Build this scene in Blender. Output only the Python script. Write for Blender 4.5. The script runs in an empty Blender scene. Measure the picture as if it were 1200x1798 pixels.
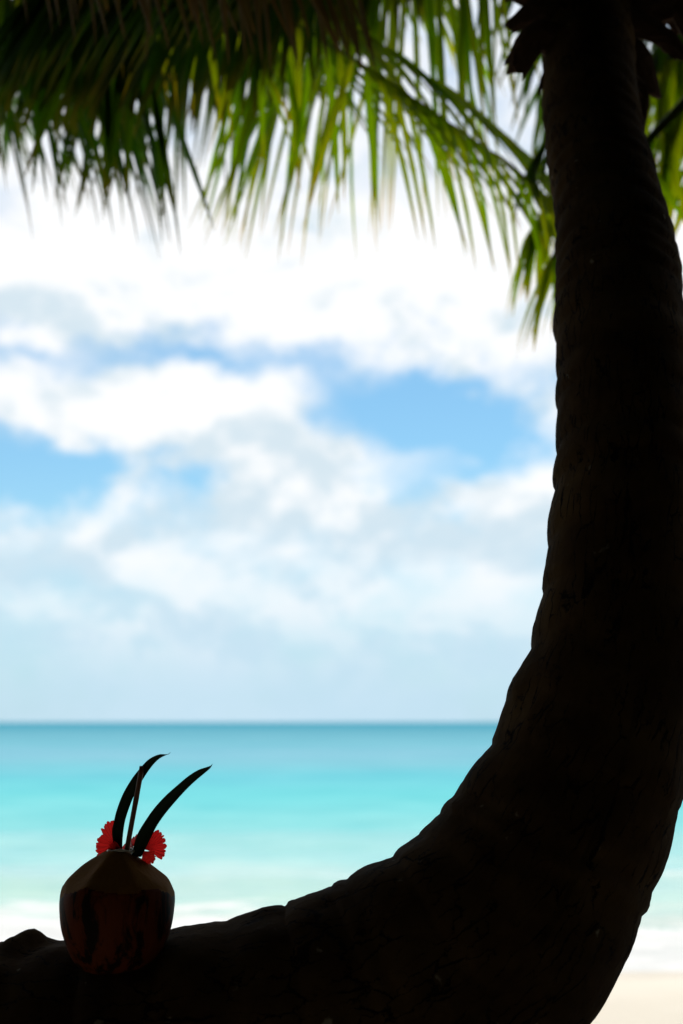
import bpy, bmesh, math, random
import numpy as np
from mathutils import Vector, Matrix, noise

R = math.radians
PI = math.pi
random.seed(7)
rng = np.random.default_rng(7)
scene = bpy.context.scene
COL = scene.collection

# ------------------------------------------------------------------ camera
CAM_H = 1.75            # above sea level
PITCH = R(8.4)
F_PX = 2500.0           # focal length in photo pixels (50 mm on 24 mm wide)
cam_d = bpy.data.cameras.new('camera')
cam_d.sensor_fit = 'HORIZONTAL'
cam_d.sensor_width = 24.0
cam_d.lens = 50.0
cam_d.clip_start = 0.05
cam_d.clip_end = 60000
cam_d.dof.use_dof = True
cam_d.dof.focus_distance = 2.36
cam_d.dof.aperture_fstop = 2.8
cam = bpy.data.objects.new('camera', cam_d)
cam.location = (0, 0, CAM_H)
cam.rotation_euler = (R(90) + PITCH, 0, 0)
COL.objects.link(cam)
scene.camera = cam

# ------------------------------------------------------------------ light, sky, exposure
SUN_EL, SUN_AZ = R(68), R(18)       # azimuth clockwise from +Y (sea); high over the sea, a little right
sd = bpy.data.lights.new('sun', 'SUN')
sd.energy = 2.6
sd.angle = R(0.53)
sd.color = (1.0, 0.95, 0.88)
sun = bpy.data.objects.new('sun', sd)
sdir = Vector((math.sin(SUN_AZ) * math.cos(SUN_EL), math.cos(SUN_AZ) * math.cos(SUN_EL), math.sin(SUN_EL)))
sun.rotation_euler = (-sdir).to_track_quat('-Z', 'Y').to_euler()
sun.location = (0, -5, 20)
COL.objects.link(sun)

scene.view_settings.view_transform = 'Standard'
scene.view_settings.look = 'None'
scene.view_settings.gamma = 1.0
scene.view_settings.use_curve_mapping = False
scene.view_settings.exposure = 0.0
scene.render.engine = 'CYCLES'
scene.cycles.use_denoising = True
scene.cycles.max_bounces = 8
scene.cycles.transparent_max_bounces = 8
scene.cycles.caustics_reflective = False
scene.cycles.caustics_refractive = False


class NT:
    """small helper for node trees"""
    def __init__(self, tree):
        self.t = tree
        self.n = tree.nodes
        self.l = tree.links

    def node(self, typ, **kw):
        nd = self.n.new(typ)
        for k, v in kw.items():
            setattr(nd, k, v)
        return nd

    def put(self, sock, v):
        if isinstance(v, bpy.types.NodeSocket):
            self.l.new(v, sock)
        elif v is not None:
            sock.default_value = v

    def math(self, op, a, b=None, c=None, clamp=False):
        nd = self.n.new('ShaderNodeMath')
        nd.operation = op
        nd.use_clamp = clamp
        self.put(nd.inputs[0], a)
        if b is not None:
            self.put(nd.inputs[1], b)
        if c is not None:
            self.put(nd.inputs[2], c)
        return nd.outputs[0]

    def vmath(self, op, a, b=None):
        nd = self.n.new('ShaderNodeVectorMath')
        nd.operation = op
        self.put(nd.inputs[0], a)
        if b is not None:
            self.put(nd.inputs[1], b)
        return nd.outputs[0]

    def comb(self, x, y, z):
        nd = self.n.new('ShaderNodeCombineXYZ')
        for s, v in zip(nd.inputs, (x, y, z)):
            self.put(s, v)
        return nd.outputs[0]

    def noise(self, vec, scale, detail=4.0, rough=0.5, dist=0.0):
        nd = self.n.new('ShaderNodeTexNoise')
        self.put(nd.inputs['Vector'], vec)
        nd.inputs['Scale'].default_value = scale
        nd.inputs['Detail'].default_value = detail
        nd.inputs['Roughness'].default_value = rough
        nd.inputs['Distortion'].default_value = dist
        return nd.outputs[0]

    def smooth(self, v, lo, hi, a=0.0, b=1.0):
        nd = self.n.new('ShaderNodeMapRange')
        nd.interpolation_type = 'SMOOTHSTEP'
        self.put(nd.inputs[0], v)
        nd.inputs[1].default_value = lo
        nd.inputs[2].default_value = hi
        nd.inputs[3].default_value = a
        nd.inputs[4].default_value = b
        return nd.outputs[0]

    def mix(self, f, a, b):
        nd = self.n.new('ShaderNodeMix')
        nd.data_type = 'RGBA'
        self.put(nd.inputs[0], f)
        self.put(nd.inputs[6], a if isinstance(a, bpy.types.NodeSocket) else (*a[:3], 1))
        self.put(nd.inputs[7], b if isinstance(b, bpy.types.NodeSocket) else (*b[:3], 1))
        return nd.outputs[2]

    def ramp(self, f, stops, interp='LINEAR'):
        nd = self.n.new('ShaderNodeValToRGB')
        cr = nd.color_ramp
        cr.interpolation = interp
        while len(cr.elements) < len(stops):
            cr.elements.new(0.5)
        for e, (p, c) in zip(cr.elements, stops):
            e.position = p
            e.color = (*c[:3], 1)
        self.put(nd.inputs[0], f)
        return nd.outputs[0]


world = bpy.data.worlds.new("World")
scene.world = world
world.use_nodes = True
W = NT(world.node_tree)
W.n.clear()
SKY_STRENGTH = 0.12
sky = W.node('ShaderNodeTexSky', sky_type='NISHITA')
sky.sun_disc = False
sky.sun_elevation = SUN_EL
sky.sun_rotation = SUN_AZ
sky.air_density = 1.0
sky.dust_density = 0.6
sky.ozone_density = 1.5
tc = W.node('ShaderNodeTexCoord')
sep = W.node('ShaderNodeSeparateXYZ')
W.l.new(tc.outputs['Generated'], sep.inputs[0])
dx, dy, dz = sep.outputs
az = W.math('MULTIPLY', W.math('ARCTAN2', dx, dy), 57.29578)
el = W.math('MULTIPLY', W.math('ARCSINE', dz), 57.29578)
# cloud coordinates: a sheet of cumulus, flattened towards the horizon
cv = W.comb(dx, dy, W.math('MULTIPLY', dz, 1.5))
warp = W.math('SUBTRACT', W.noise(cv, 8.0, 5.0, 0.6), 0.5)
warp2 = W.math('SUBTRACT', W.noise(W.vmath('ADD', cv, (3.1, 1.7, 0.4)), 8.0, 5.0, 0.6), 0.5)
azw = W.math('MULTIPLY_ADD', warp, 14.0, az)
elw = W.math('MULTIPLY_ADD', warp2, 8.0, el)


def ang(px, py):
    # direction of a photo point as (azimuth, elevation) in degrees
    c = Vector(((px - 600) / F_PX, 1.0, (899 - py) / F_PX))
    c = Matrix.Rotation(PITCH, 3, 'X') @ c
    c.normalize()
    return math.degrees(math.atan2(c.x, c.y)), math.degrees(math.asin(c.z))


def blob(px, py, hw, hh, amp):
    a, e = ang(px, py)
    sx = hw / F_PX * 57.3
    sy = hh / F_PX * 57.3
    u = W.math('DIVIDE', W.math('SUBTRACT', azw, a), sx)
    v = W.math('DIVIDE', W.math('SUBTRACT', elw, e), sy)
    r2 = W.math('ADD', W.math('MULTIPLY', u, u), W.math('MULTIPLY', v, v))
    return W.math('MULTIPLY', W.math('EXPONENT', W.math('MULTIPLY', r2, -1.0)), amp)


big = W.noise(W.vmath('ADD', cv, (0.35, 2.2, 1.3)), 3.2, 8.0, 0.6)
fine = W.noise(cv, 16.0, 5.0, 0.6)
dens = W.math('ADD', W.math('MULTIPLY', W.math('SUBTRACT', big, 0.5), 0.9), 0.66)
dens = W.math('MULTIPLY_ADD', W.math('SUBTRACT', fine, 0.5), 0.9, dens)
for b_ in ((360, 632, 190, 48, -0.60), (20, 590, 130, 45, -0.50), (785, 715, 185, 115, -0.95),
           (100, 850, 165, 66, -0.78), (700, 835, 110, 34, -0.40), (590, 640, 150, 70, -0.12),
           (120, 720, 240, 60, 0.35), (500, 800, 200, 100, 0.65), (880, 900, 170, 100, 0.4),
           (450, 490, 700, 90, 0.6), (880, 600, 120, 60, 0.35), (330, 780, 120, 60, 0.25)):
    dens = W.math('ADD', dens, blob(*b_))
mask = W.smooth(dens, 0.02, 0.84)
# light on the clouds: bright where the cloud thins upward, grey bellies below
def cl_noise(off):
    return W.noise(W.vmath('ADD', cv, off), 10.0, 8.0, 0.56, 0.3)


na_, nb_ = cl_noise((0.9, 0.2, 0.75)), cl_noise((0.9, 0.2, 0.75 + 0.034))
lit = W.math('MULTIPLY_ADD', W.math('SUBTRACT', na_, nb_), 3.2, 0.55)
lit = W.math('MULTIPLY_ADD', W.math('SUBTRACT', na_, 0.5), 0.9, lit)
lit = W.math('ADD', lit, W.smooth(el, 13.5, 19.0, 0.0, 0.45))     # the overhead sheet is burnt out white
shade_f = W.smooth(lit, 0.10, 0.80, 0.72, 0.0)
K = 1.0 / SKY_STRENGTH
cl_white = (1.02 * K, 1.03 * K, 1.04 * K)
cl_grey = (0.56 * K, 0.73 * K, 0.84 * K)
cloud = W.mix(shade_f, cl_white, cl_grey)
veil = W.smooth(el, 0.5, 11.0, 1.0, 0.0)
veil_c = W.math('MAXIMUM', W.math('MULTIPLY', veil, W.smooth(lit, 0.45, 1.05, 0.9, 0.35)), W.smooth(el, 0.8, 7.0, 0.93, 0.0))
cloud = W.mix(veil_c, cloud, (0.56 * K, 0.77 * K, 0.91 * K))
clear = W.vmath('MULTIPLY', sky.outputs[0], (0.74, 1.08, 1.14))   # colour tint on the clear sky: less red, more blue
base = W.mix(W.math('MULTIPLY', veil, 0.7), clear, (0.48 * K, 0.73 * K, 0.90 * K))
full = W.mix(mask, base, cloud)
# below the horizon: just the plain sky colour
bg = W.node('ShaderNodeBackground')
W.l.new(full, bg.inputs['Color'])
bg.inputs['Strength'].default_value = SKY_STRENGTH
wo = W.node('ShaderNodeOutputWorld')
W.l.new(bg.outputs[0], wo.inputs['Surface'])


# ------------------------------------------------------------------ helpers
ROT = Matrix.Rotation(PITCH, 3, 'X')


def at(px, py, Y):
    """world point that stands Y metres out to sea in the direction of a photo point"""
    c = ROT @ Vector(((px - 600) / F_PX, 1.0, (899 - py) / F_PX))
    return Vector((0, 0, CAM_H)) + c * (Y / c.y)


def link_mesh(name, verts, faces, mat, parent=None, smooth=True):
    me = bpy.data.meshes.new(name)
    me.from_pydata([tuple(v) for v in verts], [], faces)
    me.update()
    if mat is not None:
        me.materials.append(mat)
    if smooth:
        me.polygons.foreach_set('use_smooth', [True] * len(me.polygons))
    o = bpy.data.objects.new(name, me)
    COL.objects.link(o)
    if parent is not None:
        attach(o, parent)
    return o


def attach(o, parent):
    o.parent = parent
    o.matrix_parent_inverse = Matrix.Identity(4)
    # parents below are placed at true locations: keep the child's geometry where it was
    pm = world_matrix(parent)
    o.matrix_basis = pm.inverted() @ o.matrix_basis


def world_matrix(o):
    m = o.matrix_basis.copy()
    while o.parent is not None:
        o = o.parent
        m = o.matrix_basis @ m
    return m


def thing(name, label, cat, loc, group=None):
    o = bpy.data.objects.new(name, None)
    o.empty_display_size = 0.1
    COL.objects.link(o)
    o.location = loc
    o['label'] = label
    o['category'] = cat
    if group:
        o['group'] = group
    return o


def spline(pts, n):
    """Catmull-Rom through tuples (any dimension), n samples, even in parameter"""
    P = np.array(pts, float)
    P = np.vstack([2 * P[0] - P[1], P, 2 * P[-1] - P[-2]])
    m = len(P) - 3
    out = []
    for i in range(n):
        t = i / (n - 1) * m
        k = min(int(t), m - 1)
        u = t - k
        a, b, c, d = P[k:k + 4]
        out.append(0.5 * (2 * b + (c - a) * u + (2 * a - 5 * b + 4 * c - d) * u * u + (3 * b - a - 3 * c + d) * u ** 3))
    return np.array(out)


def even(C, n):
    """resample a polyline by arc length over its first three columns"""
    s = np.concatenate([[0], np.cumsum(np.linalg.norm(np.diff(C[:, :3], axis=0), axis=1))])
    q = np.linspace(0, s[-1], n)
    return np.stack([np.interp(q, s, C[:, k]) for k in range(C.shape[1])], 1), q


def tube(C, radii, seg, cap=True):
    """swept tube: centres (n,3), radii (n,) -> verts, faces, (frames)"""
    n = len(C)
    T = np.gradient(C, axis=0)
    T /= np.linalg.norm(T, axis=1)[:, None]
    up = np.array([0.0, -1.0, 0.0])
    if abs(T[0] @ up) > 0.9:
        up = np.array([0.0, 0.0, 1.0])
    A = up - T[0] * (T[0] @ up)
    A /= np.linalg.norm(A)
    verts, frames = [], []
    for i in range(n):
        A = A - T[i] * (T[i] @ A)
        A /= np.linalg.norm(A)
        B = np.cross(T[i], A)
        frames.append((A.copy(), B))
        for j in range(seg):
            th = 2 * PI * j / seg
            verts.append(C[i] + radii[i] * (math.cos(th) * A + math.sin(th) * B))
    faces = []
    for i in range(n - 1):
        for j in range(seg):
            j2 = (j + 1) % seg
            faces.append((i * seg + j, i * seg + j2, (i + 1) * seg + j2, (i + 1) * seg + j))
    if cap:
        faces.append(tuple(reversed(range(seg))))
        faces.append(tuple(range((n - 1) * seg, n * seg)))
    return np.array(verts), faces, frames


# ------------------------------------------------------------------ materials
def material(name):
    m = bpy.data.materials.new(name)
    m.use_nodes = True
    T = NT(m.node_tree)
    b = m.node_tree.nodes['Principled BSDF']
    return m, T, b


def set_b(b, rough=None, spec=None, base=None):
    if rough is not None:
        b.inputs['Roughness'].default_value = rough
    if spec is not None:
        b.inputs['Specular IOR Level'].default_value = spec
    if base is not None:
        b.inputs['Base Color'].default_value = (*base, 1)


def bump(T, b, h, strength, dist):
    nd = T.node('ShaderNodeBump')
    nd.inputs['Strength'].default_value = strength
    nd.inputs['Distance'].default_value = dist
    T.put(nd.inputs['Height'], h)
    T.l.new(nd.outputs[0], b.inputs['Normal'])


def leaf_material(name, refl, trans, tip=None, mixf=0.5, spec=0.12):
    """thin leaf: diffuse front, light shining through; 'tip' colours the far end (vertex attribute)"""
    m, T, b = material(name)
    at_ = T.node('ShaderNodeAttribute', attribute_name='along')
    oi = T.node('ShaderNodeObjectInfo')
    geo = T.node('ShaderNodeNewGeometry')
    nz = T.noise(geo.outputs['Position'], 9.0, 3.0, 0.6)
    f = T.smooth(T.math('MULTIPLY_ADD', nz, 0.35, at_.outputs['Fac']), 0.88, 1.20)
    vr = T.math('MULTIPLY_ADD', oi.outputs['Random'], 0.5, 0.75)
    c1 = T.mix(f, refl, tip or refl)
    tip_t = tuple(min(1, 2.6 * k) for k in tip) if tip else trans
    c2 = T.mix(f, trans, tip_t)
    c2 = T.mix(T.smooth(nz, 0.35, 0.7), c2, T.vmath('SCALE', c2)) if False else c2
    T.l.new(c1, b.inputs['Base Color'])
    set_b(b, 0.5, spec)
    tr = T.node('ShaderNodeBsdfTranslucent')
    sc = T.vmath('MULTIPLY', c2, T.comb(vr, T.math('MULTIPLY_ADD', nz, 0.4, 0.8), vr))
    T.l.new(sc, tr.inputs['Color'])
    mx = T.node('ShaderNodeMixShader')
    mx.inputs[0].default_value = mixf
    T.l.new(b.outputs[0], mx.inputs[1])
    T.l.new(tr.outputs[0], mx.inputs[2])
    out = m.node_tree.nodes['Material Output']
    T.l.new(mx.outputs[0], out.inputs['Surface'])
    return m


M = {}
M['leaflet'] = leaf_material('green palm leaflet', (0.006, 0.017, 0.002), (0.11, 0.27, 0.003), (0.11, 0.085, 0.003), 0.22)  # darker copy: shade of overlapping layers put into the leaf colour
M['leaflet_fresh'] = leaf_material('fresh green palm leaflet', (0.010, 0.027, 0.0025), (0.60, 0.78, 0.004), (0.34, 0.22, 0.003), 0.50)  # brighter copy: sky light through single layers put into the leaf colour
M['leaflet_old'] = leaf_material('dry brown palm leaflet', (0.080, 0.052, 0.014), (0.08, 0.05, 0.008), (0.09, 0.045, 0.010), 0.2)
M['wood_leaf'] = leaf_material('dense broad leaf', (0.02, 0.04, 0.01), (0.03, 0.06, 0.008), None, 0.15)
M['blade'] = leaf_material('dark strap leaf', (0.012, 0.03, 0.01), (0.01, 0.03, 0.006), None, 0.2)
M['petal'] = petal_m = leaf_material('red hibiscus petal', (0.34, 0.010, 0.008), (0.95, 0.022, 0.020), (0.42, 0.008, 0.008), 0.62)

T = NT(petal_m.node_tree)                       # dark veins spreading from the base of a petal
va = T.node('ShaderNodeAttribute', attribute_name='vein')
for nd in list(petal_m.node_tree.nodes):
    if nd.type == 'BSDF_TRANSLUCENT':
        src = nd.inputs['Color'].links[0].from_socket
        T.l.new(T.mix(T.math('MULTIPLY', va.outputs['Fac'], 0.95), src, (0.07, 0.001, 0.002)), nd.inputs['Color'])

m, T, b = material('palm rib')
geo = T.node('ShaderNodeNewGeometry')
T.l.new(T.mix(T.noise(geo.outputs['Position'], 12, 3), (0.025, 0.045, 0.01), (0.07, 0.07, 0.018)), b.inputs['Base Color'])
set_b(b, 0.5, 0.3)
M['rib'] = m

m, T, b = material('palm bark')
tcn = T.node('ShaderNodeTexCoord')
uv = T.node('ShaderNodeUVMap')
geo = T.node('ShaderNodeNewGeometry')
n1 = T.noise(geo.outputs['Position'], 6, 6, 0.6)
n2 = T.noise(geo.outputs['Position'], 45, 5, 0.65)
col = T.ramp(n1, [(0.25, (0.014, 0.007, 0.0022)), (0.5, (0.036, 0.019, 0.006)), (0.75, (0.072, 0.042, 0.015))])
lich = T.smooth(T.noise(geo.outputs['Position'], 22, 3, 0.5), 0.69, 0.76)
col = T.mix(T.math('MULTIPLY', lich, 0.55), col, (0.22, 0.20, 0.15))
su = T.node('ShaderNodeSeparateXYZ')
T.l.new(uv.outputs[0], su.inputs[0])
# cracks: short fissures along the trunk, in rows between the leaf scars
wv = T.comb(T.math('MULTIPLY', su.outputs[0], 46.0), T.math('MULTIPLY_ADD', n1, 1.5, T.math('MULTIPLY', su.outputs[1], 11.0)), 0.0)
vor = T.node('ShaderNodeTexVoronoi', feature='DISTANCE_TO_EDGE')
T.l.new(T.vmath('ADD', wv, T.comb(T.math('MULTIPLY', n2, 1.1), T.math('MULTIPLY', n2, 0.9), 0.0)), vor.inputs['Vector'])
vor.inputs['Scale'].default_value = 1.0
gap = T.math('MULTIPLY', T.smooth(T.noise(geo.outputs['Position'], 14, 3, 0.6), 0.42, 0.62), 0.055)
crack = T.math('MINIMUM', T.math('DIVIDE', vor.outputs['Distance'], T.math('ADD', gap, 0.004)), 1.0)
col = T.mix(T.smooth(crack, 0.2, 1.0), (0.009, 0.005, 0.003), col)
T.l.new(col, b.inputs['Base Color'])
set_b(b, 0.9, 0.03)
h = T.math('ADD', T.math('MULTIPLY', crack, 0.7), T.math('MULTIPLY', n2, 0.5))
bump(T, b, h, 0.9, 0.008)
M['bark'] = m

m, T, b = material('dead leaf base')
geo = T.node('ShaderNodeNewGeometry')
T.l.new(T.mix(T.noise(geo.outputs['Position'], 30, 4, 0.7), (0.022, 0.012, 0.007), (0.07, 0.036, 0.018)), b.inputs['Base Color'])
set_b(b, 0.9, 0.1)
bump(T, b, T.noise(geo.outputs['Position'], 60, 4, 0.7), 0.6, 0.006)
M['boot'] = m

m, T, b = material('coconut skin')
tcn = T.node('ShaderNodeTexCoord')
o_ = tcn.outputs['Object']
stv = T.vmath('MULTIPLY', o_, (1.0, 1.0, 0.33))
blot = T.noise(stv, 34, 5, 0.62, 0.6)
streak = T.noise(T.vmath('MULTIPLY', o_, (1.0, 1.0, 0.12)), 90, 3, 0.6)
c = T.mix(streak, (0.055, 0.009, 0.0020), (0.105, 0.023, 0.004))
bl = T.smooth(T.math('MULTIPLY_ADD', streak, 0.25, blot), 0.58, 0.70)
c = T.mix(bl, c, (0.007, 0.003, 0.0015))
T.l.new(c, b.inputs['Base Color'])
set_b(b, 0.55, 0.04)
bump(T, b, blot, 0.15, 0.004)
M['skin'] = m

m, T, b = material('cut coconut husk')
tcn = T.node('ShaderNodeTexCoord')
fib = T.noise(T.vmath('MULTIPLY', tcn.outputs['Object'], (1.0, 1.0, 0.2)), 120, 4, 0.7)
T.l.new(T.mix(fib, (0.115, 0.046, 0.006), (0.185, 0.084, 0.013)), b.inputs['Base Color'])
set_b(b, 0.8, 0.05)
bump(T, b, fib, 0.5, 0.003)
M['husk'] = m

m, T, b = material('white coconut flesh')
set_b(b, 0.35, 0.5, (0.5, 0.46, 0.38))
M['flesh'] = m

m, T, b = material('bamboo straw')
geo = T.node('ShaderNodeNewGeometry')
T.l.new(T.mix(T.noise(T.vmath('MULTIPLY', geo.outputs['Position'], (1, 1, .1)), 300, 2), (0.065, 0.025, 0.007), (0.11, 0.045, 0.013)), b.inputs['Base Color'])
set_b(b, 0.5, 0.3)
M['straw'] = m

m, T, b = material('pistil')
set_b(b, 0.6, 0.2, (0.55, 0.05, 0.02))
M['pistil'] = m

m, T, b = material('beach sand')
geo = T.node('ShaderNodeNewGeometry')
sp = geo.outputs['Position']
sx = T.node('ShaderNodeSeparateXYZ')
T.l.new(sp, sx.inputs[0])
n1 = T.noise(sp, 1.3, 5, 0.6)
n2 = T.noise(sp, 160, 3, 0.7)
c = T.mix(n1, (0.70, 0.64, 0.545), (0.82, 0.77, 0.67))
c = T.mix(T.math('MULTIPLY', n2, 0.3), c, (0.48, 0.40, 0.29))
# wet, darker sand next to the water
wet = T.smooth(T.math('MULTIPLY_ADD', n1, 0.06, sx.outputs[2]), 0.05, 0.11)
c = T.mix(wet, T.vmath('MULTIPLY', c, (0.92, 0.90, 0.88)), c)
T.l.new(c, b.inputs['Base Color'])
rgh = T.math('MULTIPLY_ADD', wet, 0.45, 0.45)
T.l.new(rgh, b.inputs['Roughness'])
set_b(b, None, 0.2)
bump(T, b, T.math('ADD', T.math('MULTIPLY', T.noise(sp, 7, 4, 0.6), 1.0), T.math('MULTIPLY', n2, 0.1)), 0.6, 0.03)
M['sand'] = m

m, T, b = material('sea water')
geo = T.node('ShaderNodeNewGeometry')
sp = geo.outputs['Position']
sx = T.node('ShaderNodeSeparateXYZ')
T.l.new(sp, sx.inputs[0])
X_, Y_ = sx.outputs[0], sx.outputs[1]
lg = T.math('LOGARITHM', Y_, 10.0)
lay = T.comb(T.math('MULTIPLY', T.math('DIVIDE', X_, T.math('MAXIMUM', Y_, 1.0)), 5.0), T.math('MULTIPLY', lg, 12.0), 0.0)
pn = T.math('SUBTRACT', T.noise(lay, 1.6, 4, 0.55), 0.5)
lgn = T.math('MULTIPLY_ADD', pn, 0.17, lg)
streak = T.noise(T.comb(T.math('MULTIPLY', T.math('DIVIDE', X_, T.math('MAXIMUM', Y_, 1.0)), 4.0), T.math('MULTIPLY', lg, 60.0), 1.0), 1.0, 4, 0.6)
pos = T.math('DIVIDE', T.math('SUBTRACT', lgn, 0.95), 2.6)
px_of = lambda py: (math.log10(CAM_H * F_PX / (py - 1268)) - 0.95) / 2.6
deep = T.ramp(pos, [
    (px_of(1690), (0.54, 0.60, 0.55)),
    (px_of(1600), (0.47, 0.60, 0.54)),
    (px_of(1570), (0.38, 0.60, 0.53)),
    (px_of(1540), (0.39, 0.59, 0.56)),
    (px_of(1500), (0.275, 0.56, 0.54)),
    (px_of(1450), (0.20, 0.50, 0.515)),
    (px_of(1395), (0.135, 0.475, 0.505)),
    (px_of(1360), (0.125, 0.425, 0.49)),
    (px_of(1338), (0.165, 0.40, 0.475)),
    (px_of(1322), (0.175, 0.385, 0.475)),
    (px_of(1308), (0.145, 0.37, 0.45)),
    (px_of(1288), (0.115, 0.32, 0.40)),
    (px_of(1274), (0.055, 0.25, 0.34)),
])
# foam: lines of surf parallel to the shore and the wash over the sand
fv = T.comb(T.math('MULTIPLY', X_, 0.55), T.math('MULTIPLY', Y_, 1.05), 0.0)
fn = T.noise(fv, 0.9, 6, 0.62, 0.5)
fn2 = T.noise(T.comb(T.math('MULTIPLY', X_, 1.2), T.math('MULTIPLY', Y_, 2.2), 3.0), 2.2, 5, 0.65)
side = T.smooth(X_, -1.5, 2.6)                          # the surf lies closer in on one side
yw = T.math('MULTIPLY_ADD', side, 1.0, Y_)
band = T.smooth(yw, 11.6, 15.8, 1.0, 0.0)               # wash
line = T.math('MULTIPLY', T.smooth(Y_, 15.2, 16.0), T.smooth(Y_, 16.2, 17.2, 1.0, 0.0))
amt = T.math('ADD', T.math('MULTIPLY', band, 0.85), T.math('MULTIPLY', line, 0.46))
amt = T.math('ADD', amt, T.math('MULTIPLY', T.math('SUBTRACT', fn, 0.5), 1.8))
amt = T.math('MULTIPLY_ADD', T.math('SUBTRACT', fn2, 0.5), 0.5, amt)
foam = T.math('MULTIPLY', T.smooth(amt, 0.24, 0.62), T.smooth(Y_, 17.0, 19.0, 1.0, 0.0))
mott = T.noise(T.comb(T.math('MULTIPLY', T.math('DIVIDE', X_, T.math('MAXIMUM', Y_, 1.0)), 14.0), T.math('MULTIPLY', lg, 22.0), 4.0), 1.0, 5, 0.62)
streak = T.math('MULTIPLY_ADD', T.math('SUBTRACT', mott, 0.5), 1.1, streak)
deep = T.vmath('MULTIPLY', deep, T.comb(T.math('MULTIPLY_ADD', streak, 0.62, 0.69), T.math('MULTIPLY_ADD', streak, 0.24, 0.88), T.math('MULTIPLY_ADD', streak, 0.18, 0.91)))
c = T.mix(foam, deep, T.mix(T.smooth(fn2, 0.35, 0.65), (0.60, 0.61, 0.60), (0.74, 0.74, 0.73)))
T.l.new(c, b.inputs['Base Color'])
T.l.new(T.math('MULTIPLY_ADD', foam, 0.5, 0.22), b.inputs['Roughness'])
T.l.new(T.smooth(Y_, 10.0, 24.0, 0.12, 0.0), b.inputs['Specular IOR Level'])
wvn = T.noise(T.comb(T.math('MULTIPLY', X_, 0.5), Y_, 0.0), 1.4, 5, 0.6)
bump(T, b, wvn, 0.5, 0.12)
M['sea'] = m

# ------------------------------------------------------------------ ground and sea
def beach_z(x, y):
    pts = ((-60, 1.3), (-6, 0.75), (0, 0.62), (4.5, 0.58), (10.45, -0.005), (16, -0.5), (60, -2.5), (400, -9), (30000, -40))
    yy = y + 0.25 * math.sin(x * 0.35 + 0.6) - 0.25 * math.sin(0.6 + 0.35 * 2.0)
    z = np.interp(yy, [p[0] for p in pts], [p[1] for p in pts])
    return z + 0.018 * noise.noise(Vector((x * 0.9, y * 0.9, 0.3))) * (1 if y < 9 else 0.3)


ys = np.concatenate([np.linspace(-60, -8, 14)[:-1], np.linspace(-8, 14, 111)[:-1], np.geomspace(14, 25000, 34)])
us = np.sign(np.linspace(-1, 1, 91)) * np.abs(np.linspace(-1, 1, 91)) ** 2.2
gv, gf = [], []
for y in ys:
    half = 60 if y < 60 else y * 1.2
    for u in us:
        x = u * half
        gv.append((x, y, beach_z(x, y)))
nu = len(us)
for i in range(len(ys) - 1):
    for j in range(nu - 1):
        a = i * nu + j
        gf.append((a, a + 1, a + 1 + nu, a + nu))
sand = link_mesh('sand', gv, gf, M['sand'])
sand['kind'] = 'structure'


def sea_z(x, y):
    z = 0.0
    near = max(0.0, 1 - max(0.0, y - 30) / 60)
    # breaking swell lines
    w = noise.noise(Vector((x * 0.12, y * 0.05, 0.0)))
    for y0, a, s in ((15.8, 0.16, 0.55), (12.6, 0.07, 0.5), (21.5, 0.07, 1.2)):
        q = (y - y0 - 1.2 * w - 0.15 * x * 0.1) / s
        z += a * math.exp(-q * q) * (0.75 + 0.5 * noise.noise(Vector((x * 0.3, y0, 1.0))))
    z += near * 0.035 * noise.noise(Vector((x * 0.5, y * 1.1, 2.0)))
    z += near * 0.02 * noise.noise(Vector((x * 1.6, y * 2.6, 4.0)))
    return z * min(1.0, max(0.15, (y - 9.0) / 2.5))


ys = np.concatenate([np.linspace(8.2, 26, 150)[:-1], np.geomspace(26, 24000, 90)])
us = np.linspace(-1, 1, 161)
us = np.sign(us) * (0.25 * np.abs(us) + 0.75 * np.abs(us) ** 3)
gv, gf = [], []
for y in ys:
    half = max(55.0, y * 1.15)
    for u in us:
        x = u * half
        gv.append((x, y, sea_z(x, y)))
nu = len(us)
for i in range(len(ys) - 1):
    for j in range(nu - 1):
        a = i * nu + j
        gf.append((a, a + 1, a + 1 + nu, a + nu))
sea = link_mesh('sea', gv, gf, M['sea'])
sea['kind'] = 'structure'


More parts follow.
